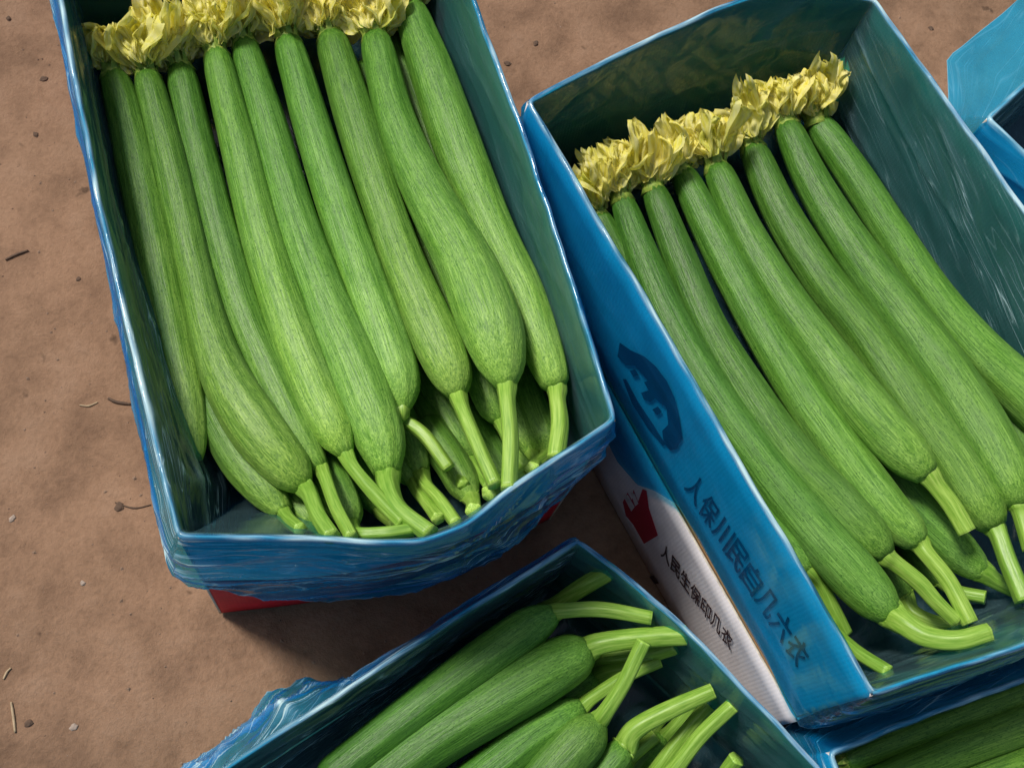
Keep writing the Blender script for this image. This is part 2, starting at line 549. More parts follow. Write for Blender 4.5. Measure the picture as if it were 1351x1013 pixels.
def film(out, z0, z1, skirt, wr, label, mat, seed, slant=None, group='blue plastic films lining the boxes'):
    """one sheet of film: over the floor, up the inside, over the rim, down the outside.
    skirt(side,u,s) -> (drop, flare); slant(side,u) -> inward slope of the inside at the floor
    wr(side,u,s,inner) -> (along freq, across freq, shear, amplitude, crease)"""
    nI, nR, nS = 60, 5, 72
    tot = len(out.rim)
    c = out.base.mean(0)
    V, CR, SH, WK = [], [], [], []
    rows = 3 + nI + nR + nS
    off = np.array([c[0], c[1], z0])
    for i in range(tot):
        k, u, s = out.side[i], out.u[i], out.s[i]
        rim, bas = out.rimR[i], out.baseR[i]
        nr, nb = out.nr[i], out.nb[i]
        sl = slant(k, u) if slant else 0.0
        drop, flare = skirt(k, u, s)
        fl = bas - nb * (0.0085 + sl)
        rin = rim - nr * 0.0026
        rout = rim + nr * 0.0008
        fs, fv, shr, amp, cra = wr(k, u, s, True)
        zf = z0 + 0.008
        zr = z1 + 0.0018 + 0.0012 * noise.noise(Vector((s * 30, seed, 0)))
        for t in (0.02, 0.55, 0.97):
            p = c + (fl - c) * t
            zz = zf + 0.002 * noise.noise(Vector((p[0] * 40, p[1] * 40, seed)))
            V.append(np.array([p[0], p[1], zz]) - off); CR.append(0.0); SH.append((s, -t * 0.1, 0)); WK.append(0.15)
        H = zr - zf
        for j in range(nI):
            t = (j + 0.5) / nI
            v = t * H
            # a slanted inside still meets the rim
            p = fl * (1 - t) + rin * t
            g = ridged(s * fs, (v + shr * s) * fv, seed)
            g2 = ridged(s * fs * 2.3, (v + shr * s) * fv * 2.1, seed + 9)
            e = math.sin(math.pi * min(1, max(0, t))) ** 0.5 if t < 1 else 0
            h = (max(0, g) ** 4 * 0.75 + max(0, g2) ** 4 * 0.35)
            p = p - nr * (amp * h * e + 0.0008)
            V.append(np.array([p[0], p[1], zf + v]) - off)
            CR.append(min(1, cra * 0.6 * max(0, h - 0.5)))
            SH.append((s, v + shr * s, 0)); WK.append(cra * (0.4 + 0.6 * math.sin(math.pi * t)))
        for j in range(nR):
            a = math.pi * (j + 0.5) / nR
            m = (rin + rout) / 2
            hw = np.linalg.norm(rout - rin) / 2
            p = m - nr * hw * math.cos(a)
            cr = 0.48 + 0.6 * noise.noise(Vector((s * 60, j * 0.6, seed + 4))) + 0.7 * noise.noise(Vector((s * 11, 0, seed + 6)))  # light caught along the rim is painted as whitening
            V.append(np.array([p[0], p[1], zr + 0.0012 * math.sin(a)]) - off); CR.append(max(0.1, min(1, cr))); SH.append((s, H + 0.002 * j + shr * s, 0)); WK.append(cra * 0.5)
        fs, fv, shr, amp, cra = wr(k, u, s, False)
        drop = drop * (1 + 0.05 * noise.noise(Vector((s * 14, seed, 5)))) 
        for j in range(nS):
            t = (j + 0.6) / nS
            v = t * drop
            q = v / max(1e-6, (z1 - z0))
            wall = rim * (1 - min(1, q)) + bas * min(1, q)
            g = ridged(s * fs, (v + shr * s) * fv, seed + 20)
            g2 = ridged(s * fs * 2.2, (v + shr * s) * fv * 2.1, seed + 31)
            h = max(0, g) ** 3 * 0.7 + max(0, g2) ** 3 * 0.4
            e = min(1, t * 6)
            bl = flare * (t ** 0.8) + 0.0012 + 0.0015 * min(1, t * 4) + amp * h * e
            p = wall + nr * bl
            zz = z1 - v - 0.0005
            V.append(np.array([p[0], p[1], max(zz, 0.004)]) - off)
            CR.append(min(1, cra * 0.6 * max(0, h - 0.45) + (0.4 if j >= nS - 1 else 0)))
            SH.append((s, H + 0.02 + v + shr * s, 0)); WK.append(cra)
    F = []
    for i in range(tot):
        a, b = i * rows, ((i + 1) % tot) * rows
        for j in range(rows - 1):
            F.append((a + j, a + j + 1, b + j + 1, b + j))
    o = mesh('plastic_film', V, F, mat, None, True, {'crease': ('FLOAT', CR), 'sheet': ('FLOAT_VECTOR', SH), 'wrinkle': ('FLOAT', WK), 'inner_haze': ('FLOAT', ([1.0] * (3 + nI) + [0.0] * (nR + nS)) * tot)})
    o.location = off
    tag(o, label, 'plastic film', group)
    return o

def xy(px, py, z): return at(px, py, z).xy

def unit(a): return np.array([math.cos(R(a)), math.sin(R(a))])

# ---- left box (A): rim corners as they stand
aFL, aFR = np.array(xy(235, 710, TOP)), np.array(xy(812, 555, TOP))
aL = 0.49
aBL, aBR = aFL + unit(126.4) * aL, aFR + unit(126.4) * aL
aM = np.array(xy(572, 711, TOP))
aM1 = np.array(xy(400, 713, TOP)); aM2 = np.array(xy(700, 632, TOP))
A_rim = [[aFL, aM1, aM, aM2, aFR], bulge(aFR, aBR, 0.006), bulge(aBR, aBL, 0.01), bulge(aBL, aFL, 0.004)]
A_base = [bulge(aFL, aFR, 0.028), bulge(aFR, aBR, 0.0), bulge(aBR, aBL, 0.0), bulge(aBL, aFL, 0.0)]
A_low = [bulge(aFL, aFR, 0.018), bulge(aFR, aBR, 0.0), bulge(aBR, aBL, 0.0), bulge(aBL, aFL, 0.0)]
outA = Outline(A_rim, A_base, wob=0.0016)
outA0 = Outline(A_base, A_low, 0.006)
GB = 'cardboard boxes of luffas laid out on the ground'
carton(outA0, 0.0, LOW, [M_RED, M_SHADED_RED, M_RED, M_WHITE], 'red cardboard box carrying the left box of luffas, mostly under its film', GB, closed=True)
carton(outA, LOW + 0.001, TOP, [M_WHITE, M_WHITE, M_WHITE, M_WHITE], 'open cardboard box at left in blue film, holding luffas with flowers at top', GB)

def lerp(a, b, t): return a + (b - a) * max(0.0, min(1.0, t))
def pw(pts, u):
    for (a, va), (b, vb) in zip(pts, pts[1:]):
        if u <= b: return lerp(va, vb, (u - a) / (b - a))
    return pts[-1][1]

def skirtA(k, u, s):
    if k == 0: return pw([(0, 0.082), (0.15, 0.113), (0.3, 0.145), (0.55, 0.158), (0.68, 0.155), (0.8, 0.12), (0.95, 0.085), (1, 0.07)], u), pw([(0, 0.012), (0.5, 0.016), (0.7, 0.02), (0.85, 0.010), (1, 0.004)], u)
    if k == 1: return pw([(0, 0.06), (0.1, 0.035), (0.5, 0.05), (0.8, 0.03), (1, 0.02)], u), 0.003
    if k == 2: return 0.05, 0.01
    return pw([(0, 0.05), (0.6, 0.07), (0.85, 0.09), (1, 0.085)], u), pw([(0, 0.002), (0.6, 0.004), (0.9, 0.014), (1, 0.012)], u)
def wrA(k, u, s, inner):
    if inner:
        if k == 3: return (6, 34, 0.0, 0.004, pw([(0, 0.04), (0.5, 0.10), (0.65, 0.9), (1, 1.6)], u))
        if k == 0 and u < 0.45: return (3, 12, 0.0, 0.0015, 0.05)
        return (5, 26, 0.10, 0.0012, 0.12)
    if k == 0:
        if 0.60 < u < 0.82: return (16, 34, 0.5, 0.006, 1.0)
        return (5, 34, 0.0, 0.0060, pw([(0, 1.7), (0.2, 1.2), (0.4, 0.9), (1, 0.9)], u))
    if k == 3: return (6, 34, 0.0, 0.0050, pw([(0, 0.6), (0.7, 1.0), (1, 1.8)], u))
    return (6, 30, 0.0, 0.002, 0.4)
def slantA(k, u):
    if k == 3: return pw([(0, 0.0), (0.4, 0.004), (0.7, 0.020), (0.9, 0.040), (1, 0.022)], u)
    if k == 0: return pw([(0, 0.03), (0.08, 0.052), (0.2, 0.056), (0.42, 0.008), (1, 0.0)], u)
    return 0.0
film(outA, LOW + 0.006, TOP, skirtA, wrA, 'crumpled blue film lining the left box and hanging over its front', M_FILM, 1.3, slantA)

# ---- right box (B)
bFL, bBL, bBR = (np.array(xy(*p, TOP)) for p in ((1150, 918), (695, 135), (1152, 0)))
bFR = bFL + unit(41.5) * 0.322
bf1 = np.array(xy(1351, 850, TOP))
bb1 = np.array(xy(950, 10, TOP)); bb2 = np.array(xy(1050, -14, TOP)); bb3 = np.array(xy(805, 78, TOP))
B_rim = [[bFL, bf1, (bf1 + bFR) / 2 + unit(-48) * 0.008, bFR], bulge(bFR, bBR, 0.004), [bBR, bb2, bb1, bb3, bBL], bulge(bBL, bFL, -0.001)]
B_base = [bulge(bFL, bFR, 0.0), bulge(bFR, bBR, 0.0), bulge(bBR, bBL, 0.004), bulge(bBL, bFL, 0.0)]
outB = Outline(B_rim, B_base, wob=0.0016)
def grow(sides, d):
    c = np.mean([p for sd in sides for p in sd], axis=0)
    return [[tuple(np.array(p) + (np.array(p) - c) / np.linalg.norm(np.array(p) - c) * d) for p in sd] for sd in sides]
B_lowr = grow(B_base, 0.0042)
outB0 = Outline(B_lowr, B_lowr, 0.006)
lowB = carton(outB0, 0.0, LOW, [M_SHADED_RED, M_WHITE, M_SHADED_RED, M_WHITE], 'white cardboard box with red emblem and lettering, under the right box', GB, closed=True, wobble=0.0)
topB = carton(outB, LOW + 0.001, TOP, [M_WHITE, M_WHITE, M_WHITE, M_WHITE], 'open cardboard box at right with dark round emblem under its blue film', GB, wobble=0.0)

def skirtB(k, u, s):
    if k == 3:  # back to front along the left side
        return pw([(0, 0.12), (0.3, 0.19), (0.50, 0.2), (0.555, 0.188), (0.585, 0.160), (0.63, 0.128), (0.70, 0.121), (1, 0.124)], u), pw([(0, 0.0), (0.4, 0.004), (0.9, 0.003), (1, 0.006)], u)
    if k == 0: return 0.125, pw([(0, 0.008), (0.2, 0.016), (1, 0.02)], u)
    if k == 1: return 0.05, 0.006
    return 0.06, 0.004
def wrB(k, u, s, inner):
    if inner:
        if k == 1: return (3.0, 24, -0.24, 0.0035, pw([(0, 0.8), (0.6, 0.55), (1, 0.15)], u))
        if k == 2: return (7, 16, 0.3, 0.0035, 0.12)
        return (5, 26, 0.0, 0.0015, 0.2)
    if k == 3: return (3, 20, 0.0, 0.0006, 0.06)
    return (5, 30, 0.05, 0.0040, 0.45)
def slantB(k, u):
    if k == 0: return 0.018
    if k == 1: return pw([(0, 0.015), (0.5, 0.012), (1, 0.02)], u)
    if k == 2: return pw([(0, 0.02), (0.5, 0.004), (1, 0.0)], u)
    return pw([(0, 0), (0.8, 0), (1, 0.02)], u)
film(outB, LOW + 0.006, TOP, skirtB, wrB, 'taut blue film lining the right box, smooth over its long left side', M_FILM, 5.7, slantB)

# ---- lower middle box (C), standing on the ground
cA = np.array(xy(762, 712, LOW))               # its far corner
cB = np.array(xy(1080, 1013, LOW))
cR = cA + (cB - cA) * 1.02
cdir = np.array(xy(420, 935, LOW)) - cA; cdir /= np.linalg.norm(cdir)
cFL, cFR = cA + cdir * 0.49, cR + cdir * 0.49
cm = np.array(xy(925, 848, LOW)); cm2 = np.array(xy(842, 772, LOW))
C_rim = [bulge(cFL, cFR, 0.01), bulge(cFR, cR, 0.0), [cR, cm, cm2, cA], bulge(cA, cFL, 0.002)]
C_base = [bulge(cFL, cFR, 0.0), bulge(cFR, cR, 0.0), bulge(cR, cA, 0.0), bulge(cA, cFL, 0.0)]
outC = Outline(C_rim, C_base, wob=0.0016)
carton(outC, 0.0, LOW, [M_WHITE] * 4, 'open cardboard box in front, turned so its luffa stems point right', GB)
def skirtC(k, u, s):
    if k == 3: return pw([(0, 0.05), (0.35, 0.08), (0.6, 0.09), (1, 0.12)], u), pw([(0, 0.000), (0.3, 0.002), (0.42, 0.004), (0.47, 0.030), (0.53, 0.034), (0.58, 0.020), (0.66, 0.018), (1, 0.02)], u)
    if k == 2: return 0.035, 0.001
    return 0.06, 0.006
def wrC(k, u, s, inner):
    if inner:
        if k == 3: return (6, 36, 0.0, 0.004, 0.9)
        return (5, 26, 0.2, 0.0016, 0.10)
    if k == 3:
        return (14, 34, 0.5, 0.010, 1.2) if u > 0.42 else (5, 40, 0.0, 0.005, 1.0)
    return (6, 30, 0.0, 0.002, 0.4)
def slantC(k, u):
    if k == 2: return 0.008
    if k == 3: return pw([(0, 0.0), (0.4, 0.008), (1, 0.03)], u)
    return 0.01
film(outC, 0.006, LOW, skirtC, wrC, 'crinkled blue film over the front box, bunched at its lower left', M_FILM, 9.1, slantC)

# ---- lower right box (D)
dA = np.array(xy(1092, 992, LOW)); dB = np.array(xy(1351, 895, LOW))
dd = (dB - dA) / np.linalg.norm(dB - dA)
dR = dA + dd * 0.30
dn = np.array([dd[1], -dd[0]])
dFL, dFR = dA + dn * 0.49, dR + dn * 0.49
D_s = [bulge(dFL, dFR, 0), bulge(dFR, dR, 0), bulge(dR, dA, 0.001), bulge(dA, dFL, 0)]
outD = Outline(D_s, D_s, wob=0.0016)
carton(outD, 0.0, LOW, [M_WHITE] * 4, 'open cardboard box at the lower right corner, holding dark luffas side by side', GB)
film(outD, 0.006, LOW, lambda k, u, s: (0.05, 0.026 if k == 2 else 0.004), lambda k, u, s, i: (6, 34, 0.05, 0.003, 0.7),
     'pale blue film folded over the back edge of the lower right box', M_FILM_PALE, 14.2)

# ---- far right box (E)
eC = np.array(xy(1300, 158, TOP))
e1 = eC + unit(-27) * 0.30; e2 = e1 + unit(62) * 0.49; e3 = eC + unit(62) * 0.49
E_s = [bulge(eC, e1, 0.002), bulge(e1, e2, 0), bulge(e2, e3, 0), bulge(e3, eC, 0.002)]
outE = Outline(E_s, E_s)
outE0 = Outline(E_s, E_s, 0.006)
carton(outE0, 0.0, LOW, [M_WHITE] * 4, 'cardboard box beneath the blue box at the upper right edge', GB, closed=True)
carton(outE, LOW + 0.001, TOP, [M_WHITE] * 4, 'open cardboard box at the upper right edge, dark inside, in cyan film', GB)
film(outE, LOW + 0.006, TOP, lambda k, u, s: (0.10, pw([(0, 0.006), (0.3, 0.02), (1, 0.03)], u)) if k == 0 else ((0.030, pw([(0, 0.062), (0.9, 0.058), (1, 0.016)], u)) if k == 3 else (0.05, 0.01)),
     lambda k, u, s, i: (6, 26, 0.1, 0.004, 0.14), 'bright cyan film spread over the corner of the far right box', M_FILM_PALE, 17.7)

# ---- printing on the long left sides of the two stacked boxes on the right
bn = Vector((unit(-133.4)[0], unit(-133.4)[1], 0))
side = Vector((*(bFL - bBL), 0)).normalized()
bn = Vector((side.y, -side.x, 0))
P0 = Vector((bBL[0], bBL[1], TOP))
if (Vector((0, 0, 0)) - P0).dot(bn) < 0: bn = -bn
PU = P0 + bn * 0.0006          # on the upper box
PL = P0 + bn * 0.0046          # on the lower box

def decal(name, polys, plane, mat, parent, lift=0.0):
    """flat printed shape traced on the wall; polys in photograph pixels"""
    V, F = [], []
    off = parent.location
    for poly in polys:
        i = len(V)
        pts = [at_plane(x, y, plane, bn) + bn * lift for x, y in poly]
        V += [p - off for p in pts]
        F.append(tuple(range(i, i + len(pts))))
    me = bpy.data.meshes.new(name)
    me.from_pydata(V, [], F)
    me.materials.append(mat)
    bm = bmesh.new(); bm.from_mesh(me)
    bmesh.ops.triangulate(bm, faces=bm.faces[:])
    r = bmesh.ops.extrude_face_region(bm, geom=bm.faces[:])
    for v in [g for g in r['geom'] if isinstance(g, bmesh.types.BMVert)]:
        v.co += bn * 0.0003
    bmesh.ops.recalc_face_normals(bm, faces=bm.faces[:])
    bm.to_mesh(me); bm.free()
    o = bpy.data.objects.new(name, me); C.objects.link(o); o.parent = parent
    return o

def lettering(chars, p_start, p_end, height, plane, mat, parent, shear=0.0):
    a, b = at_plane(*p_start, plane, bn), at_plane(*p_end, plane, bn)
    d = (b - a); L = d.length; d.normalize()
    up = bn.cross(d); 
    if up.z < 0: up = -up
    adv = L / len(chars)
    for k, ch in enumerate(chars):
        cu = bpy.data.curves.new('lettering', 'FONT')
        cu.body = ch
        cu.extrude = 0.01
        cu.offset = 0.010
        cu.align_x = 'CENTER'; cu.align_y = 'CENTER'
        tmp = bpy.data.objects.new('tmp', cu); C.objects.link(tmp)
        dg = bpy.context.evaluated_depsgraph_get(); dg.update()
        me = bpy.data.meshes.new_from_object(tmp.evaluated_get(dg))
        bpy.data.objects.remove(tmp); bpy.data.curves.remove(cu)
        if not me.vertices: continue
        co = np.array([v.co[:] for v in me.vertices])
        lo, hi = co.min(0), co.max(0)
        ctr = (lo + hi) / 2; sz = hi - lo
        sx = adv * 0.92 / max(sz[0], 0.5); sy = height / max(sz[1], 0.5)
        c = a + d * adv * (k + 0.5)
        for v in me.vertices:
            x = (v.co.x - ctr[0]) * sx; y = (v.co.y - ctr[1]) * sy
            p = c + d * (x + shear * y) + up * y + bn * (0.0003 if v.co.z > 0 else 0.0)
            v.co = p - parent.location
        me.materials.clear(); me.materials.append(mat)
        me.name = 'letter'
        o = bpy.data.objects.new('letter', me); C.objects.link(o); o.parent = parent

CH = '人保川民自几六衣'
lettering(CH, (908, 630), (1062, 874), 0.040, PU, M_MAROON, topB)
lettering('人民生保印几衣', (872, 722), (966, 850), 0.024, PL, M_BLACKINK, lowB)
# the round emblem: a thick dark arc over a light field with small figures, closed by a chord
decal('emblem', [
    [(818, 452), (832, 462), (850, 470), (866, 484), (880, 503), (890, 525), (896, 550), (900, 578), (893, 592), (885, 594), (876, 584), (874, 568), (882, 560), (880, 540), (872, 521), (860, 508), (848, 494), (838, 482), (826, 482), (815, 470)],
    [(862, 500), (880, 520), (884, 540), (872, 532), (858, 518), (850, 504)],
    [(846, 518), (858, 514), (866, 524), (858, 530), (850, 527)],
    [(861, 540), (868, 536), (873, 543), (867, 548)],
    [(831, 489), (838, 487), (843, 495), (836, 497)],
], PU, M_MAROON, topB)
decal('emblem_chord', [
    [(822, 500), (826, 500), (842, 530), (862, 560), (878, 586), (875, 588), (856, 566), (834, 532)],
], PU, M_MAROON, topB)
decal('red_emblem', [
    [(822, 662), (828, 650), (834, 660), (836, 646), (842, 662), (848, 645), (853, 647), (856, 670), (868, 706), (850, 717), (836, 692), (826, 680)],
], PL, M_REDINK, lowB)
decal('emblem_white_spikes', [  # white spikes in the print of the red emblem
    [(824, 655), (829, 652), (838, 668), (834, 674)],
    [(833, 649), (838, 651), (843, 664), (839, 667)],
], PL, flat_material('bare_white_card', (0.6, 0.56, 0.57)), lowB, 0.0006)
decal('printed_mark', [[(857, 760), (862, 759), (869, 769), (864, 770)]], PL, M_BLACKINK, lowB)

# ------------------------------------------------------------------ luffas
def tube(pts, radii, nseg, ridges=0, ramp_=0.0, twist=0.0, cap=True):
    """swept surface; returns verts, faces, rest coords, along"""
    P = [Vector(p) for p in pts]
    n = len(P)
    T = [(P[min(i + 1, n - 1)] - P[max(i - 1, 0)]).normalized() for i in range(n)]
    u = T[0].orthogonal().normalized()
    V, RS, AL = [], [], []
    L = 0.0
    so = random.uniform(0, 9)
    tot = sum((P[i + 1] - P[i]).length for i in range(n - 1))
    for i in range(n):
        if i: L += (P[i] - P[i - 1]).length
        u = (u - T[i] * u.dot(T[i])).normalized()
        w = T[i].cross(u)
        for j in range(nseg):
            a = 2 * math.pi * j / nseg + twist * L
            r = radii[i]
            rr = r * (1 + ramp_ * math.cos(ridges * a)) if ridges else r
            rr *= 1 + 0.018 * noise.noise(Vector((math.cos(a) * 1.2, math.sin(a) * 1.2, L * 22 + so)))
            V.append(P[i] + (u * math.cos(a) + w * math.sin(a)) * rr)
            RS.append((math.cos(a) * max(r, 0.008) + so, math.sin(a) * max(r, 0.008), L + so))
            AL.append(L / tot)
    F = [(i * nseg + j, i * nseg + (j + 1) % nseg, (i + 1) * nseg + (j + 1) % nseg, (i + 1) * nseg + j) for i in range(n - 1) for j in range(nseg)]
    if cap:
        for i, e in ((0, 0), (n - 1, 1)):
            k = len(V)
            V.append(P[i]); RS.append((so, 0, (0 if not e else L) + so)); AL.append(float(e))
            for j in range(nseg):
                q = (i * nseg + j, i * nseg + (j + 1) % nseg, k)
                F.append(q[::-1] if e == 0 else q)
    return V, F, RS, AL

def petal_mesh(k):
    rnd = random.Random(100 + k)
    L, W = 0.031 * rnd.uniform(0.75, 1.1), 0.017 * rnd.uniform(0.75, 1.25)
    nu, nv = 15, 14
    V = []
    curl = rnd.uniform(-1.0, 0.8); fold = rnd.uniform(0.1, 0.7); twist = rnd.uniform(-2.2, 2.2); s = rnd.uniform(0, 20)
    for j in range(nv):
        t = j / (nv - 1)
        w = W * (0.30 + 1.0 * math.sin(math.pi * min(1, t * 0.80)) ** 0.8) * (1 if t < 0.9 else 1 - (t - 0.9) * 5.0)
        ang = curl * t * t
        y = L * (t if abs(curl) < 0.01 else math.sin(ang) / curl / max(t, 0.05) if False else t * (1 - 0.12 * ang * ang))
        z = L * 0.45 * ang * t
        for i in range(nu):
            q = i / (nu - 1) * 2 - 1
            ruff = 0.0036 * noise.noise(Vector((q * 2.4, t * 3.0, s))) + 0.0017 * (0.35 + t) * math.sin(q * 10 + s + 2 * noise.noise(Vector((t * 3, s, 0))))
            ed = 0.006 * noise.noise(Vector((q * 4.5, t * 3, s + 5))) * t * t
            px_ = q * w * 0.5 * (1 - 0.25 * fold); pz = fold * abs(q) * w * 0.45 + ruff
            tw = twist * t
            V.append((px_ * math.cos(tw) - pz * math.sin(tw) + 0.004 * noise.noise(Vector((t * 2.5, 7, s))), y + ed + 0.003 * t * noise.noise(Vector((q * 5, 0, s))), z + px_ * math.sin(tw) + pz * math.cos(tw) + 0.005 * noise.noise(Vector((t * 2.8, 2, s)))))
    F = [(j * nu + i, j * nu + i + 1, (j + 1) * nu + i + 1, (j + 1) * nu + i) for j in range(nv - 1) for i in range(nu - 1)]
    me = bpy.data.meshes.new('petal')
    me.from_pydata(V, [], F)
    me.polygons.foreach_set('use_smooth', [True] * len(F))
    me.materials.append(M_PETAL)
    return me
PETALS = [petal_mesh(k) for k in range(14)]

def inside(p, poly):
    r = False
    for (x1, y1), (x2, y2) in zip(poly, poly[1:] + poly[:1]):
        if (y1 > p[1]) != (y2 > p[1]) and p[0] < (x2 - x1) * (p[1] - y1) / (y2 - y1) + x1: r = not r
    return r

def flower(root, base, dirn, size, r_neck, rnd, poly):
    """a wilted blossom: green calyx and a tuft of crumpled petals"""
    dirn = dirn.normalized()
    u = dirn.cross(Vector((0, 0, 1))).normalized(); w = u.cross(dirn)
    off = root.location
    pts = [base - dirn * 0.004, base + dirn * 0.004, base + dirn * 0.010, base + dirn * 0.015]
    V, F, _, _ = tube(pts, [r_neck * 0.95, r_neck * 0.72, r_neck * 0.62, r_neck * 0.75], 14)
    V = [v - off for v in V]
    for k in range(9):                                  # pointed sepals and old stamens
        a = 2 * math.pi * k / 9 + rnd.uniform(-.3, .3)
        rad = u * math.cos(a) + w * math.sin(a)
        tg = dirn.cross(rad)
        b0 = base + dirn * 0.002 + rad * r_neck * 0.72
        l = rnd.uniform(0.010, 0.019)
        i = len(V)
        for q, (al, ro, wi) in enumerate(((0, 0, 1), (0.5, 0.35, 0.8), (1.0, rnd.uniform(0.1, 0.8), 0.08))):
            c = b0 + dirn * l * al + rad * l * ro * 0.5
            V += [c - tg * 0.0026 * wi - off, c + tg * 0.0026 * wi - off]
        F += [(i, i + 1, i + 3, i + 2), (i + 2, i + 3, i + 5, i + 4)]
    fl = mesh('flower', V, F, M_CALYX, root)
    n = 34
    for k in range(n):
        a = 2 * math.pi * (k * 0.382 + rnd.uniform(-.04, .04))
        sp = rnd.uniform(0.0, 0.42) if k % 4 else rnd.uniform(0.35, 0.8)
        rad = u * math.cos(a) + w * math.sin(a)
        # keep the tuft roughly level: blossoms lie squeezed between the fruit and the wall
        rad = (rad + Vector((0, 0, 0.15))).normalized()
        d = (dirn * math.cos(sp) + rad * math.sin(sp)).normalized()
        nrm = (rad * math.cos(sp) - dirn * math.sin(sp))
        nrm = (nrm - d * nrm.dot(d)).normalized()
        x = d.cross(nrm).normalized()
        roll = rnd.uniform(-0.9, 0.9)
        x2 = x * math.cos(roll) + nrm * math.sin(roll)
        n2 = x2.cross(d).normalized()
        s = size / 0.040 * rnd.choice((0.6, 0.75, 0.9, 1.1))
        Mx = Matrix((x2 * s * rnd.uniform(0.7, 1.25), d * s, n2 * s)).transposed().to_4x4()
        Mx.translation = base + dirn * rnd.uniform(0.003, 0.012) + rad * r_neck * rnd.uniform(0.2, 1.1) + rad * 0.001 - off
        if poly and not all(inside((Mx @ Vector(q)) + off, poly) for q in ((0, 0.034, 0), (0.006, 0.026, 0), (-0.006, 0.026, 0), (0, 0.03, 0.008))): continue
        o = bpy.data.objects.new('petal', PETALS[rnd.randrange(14)])
        C.objects.link(o); o.parent = fl; o.matrix_local = Mx
    return fl

def ring(o): 
    c = o.base.mean(0)
    return [tuple(c + (p - c) * 0.975) for p in o.base[::8]]
POLY = {'luffas packed in the left box': ring(outA), 'luffas packed in the right box': ring(outB), 'luffas in the lower right box': ring(outD)}
LN = [0]
TONE = {'luffas packed in the left box': (1.05, 1.03, 1.0), 'luffas packed in the right box': (0.80, 0.88, 0.85), 'luffas in the front box': (0.66, 0.80, 0.66), 'luffas in the lower right box': (1.0, 0.95, 0.8)}  # fruit tint per box; dimmer light in the right box is painted in
def luffa(label, fruit, stem, fl=None, group=None, zs=(0.2, 0.24), tip=False, zst=None, size=0.050):
    """fruit: (x, y, half width) along the axis as photographed; zs: height of the axis at both ends"""
    LN[0] += 1
    rnd = random.Random(LN[0] * 17)
    m = len(fruit)
    P = []
    L = [0]
    for a, b in zip(fruit, fruit[1:]): L.append(L[-1] + math.hypot(a[0] - b[0], a[1] - b[1]))
    for k, f in enumerate(fruit):
        z = f[3] if len(f) > 3 else lerp(zs[0], zs[1], L[k] / L[-1])
        z += (-0.004 if LN[0] % 2 else 0.002)
        p = at(f[0], f[1], z)
        P.append((p.x, p.y, p.z, px_to_m(p, f[2]) * lerp(1.06 if group == GA else 0.98, 0.97 if group == GA else 0.95, L[k] / L[-1] / 0.5)))
    Q = catmull(P, 60)
    root = empty('luffa', Vector(Q[30][:3]) - Vector((0, 0, Q[30][3])), label, 'luffa', group)
    off = root.location
    pts = [Vector(q[:3]) for q in Q]; rad = [max(0.002, float(q[3])) for q in Q]
    # rounded shoulders at the flower end
    for i, f in ((0, 0.80), (1, 0.93), (2, 0.98)): rad[i] *= f
    V, F, RS, AL = tube(pts, rad, 40, 10, 0.020, rnd.uniform(-2.0, 2.0))
    fr = mesh('fruit', [v - off for v in V], F, M_SKIN, root, True, {'rest': ('FLOAT_VECTOR', RS), 'along': ('FLOAT', AL)})
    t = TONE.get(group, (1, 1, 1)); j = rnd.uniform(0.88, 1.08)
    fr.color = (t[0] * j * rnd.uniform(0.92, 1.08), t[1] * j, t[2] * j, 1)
    if stem:
        S = []
        zend = zst if zst is not None else zs[1]
        for k, f in enumerate(stem):
            z = f[3] if len(f) > 3 else lerp(Q[-1][2], zend, (k + 1) / len(stem))
            p = at(f[0], f[1], z)
            S.append((p.x, p.y, p.z, px_to_m(p, f[2])))
        q0 = Q[-1]; q1 = Q[-4]
        st = [(q1[0], q1[1], q1[2], S[0][3] * 1.5)] + [tuple(q0[:3]) + (S[0][3] * 1.28,)]
        if np.linalg.norm(np.array(S[0][:3]) - np.array(q0[:3])) < 0.004: S = S[1:] if len(S) > 2 else S
        Q2 = catmull(st + S, 34)
        V, F, RS, AL = tube([Vector(q[:3]) for q in Q2], [max(0.0015, float(q[3])) for q in Q2], 25, 5, 0.07)
        mesh('stem', [v - off for v in V], F, M_STEM, root, True, {'rest': ('FLOAT_VECTOR', RS), 'along': ('FLOAT', AL)})
    if fl:
        b = Vector(Q[0][:3])
        e = at(fl[0], fl[1], Q[0][2] + 0.008)
        flower(root, b, e - b, size, rad[3], rnd, POLY.get(group))
    return root

GA, GBR, GC, GD = 'luffas packed in the left box', 'luffas packed in the right box', 'luffas in the front box', 'luffas in the lower right box'
# ---- left box, top layer, from the left
luffa('leftmost luffa in the left box, dark green beside the film, no stem showing',
      [(150, 100, 19), (165, 150, 23), (181, 220, 27), (198, 300, 28), (214, 380, 29), (231, 460, 29), (245, 520, 27), (256, 570, 19), (262, 598, 9), (264, 607, 3)], None, (142, 50), GA, (0.208, 0.222), size=0.040)
luffa('second luffa from left in the left box, its short stem bent to the rim',
      [(194, 100, 18), (207, 150, 20), (223, 210, 23), (244, 300, 24), (259, 365, 24), (279, 445, 28), (304, 510, 34), (342, 570, 38), (384, 622, 30), (402, 643, 13)], [(410, 655, 11), (420, 680, 11), (438, 708, 12)], (180, 48), GA, (0.205, 0.235), zst=0.277)
luffa('slim luffa third from left in the left box, with a thin straight stem',
      [(238, 92, 19), (262, 200, 23), (290, 310, 26), (320, 410, 27), (358, 500, 27), (398, 580, 24), (424, 618, 12)], [(430, 632, 9), (444, 670, 9), (464, 708, 9)], (220, 38), GA, (0.205, 0.230), zst=0.277)
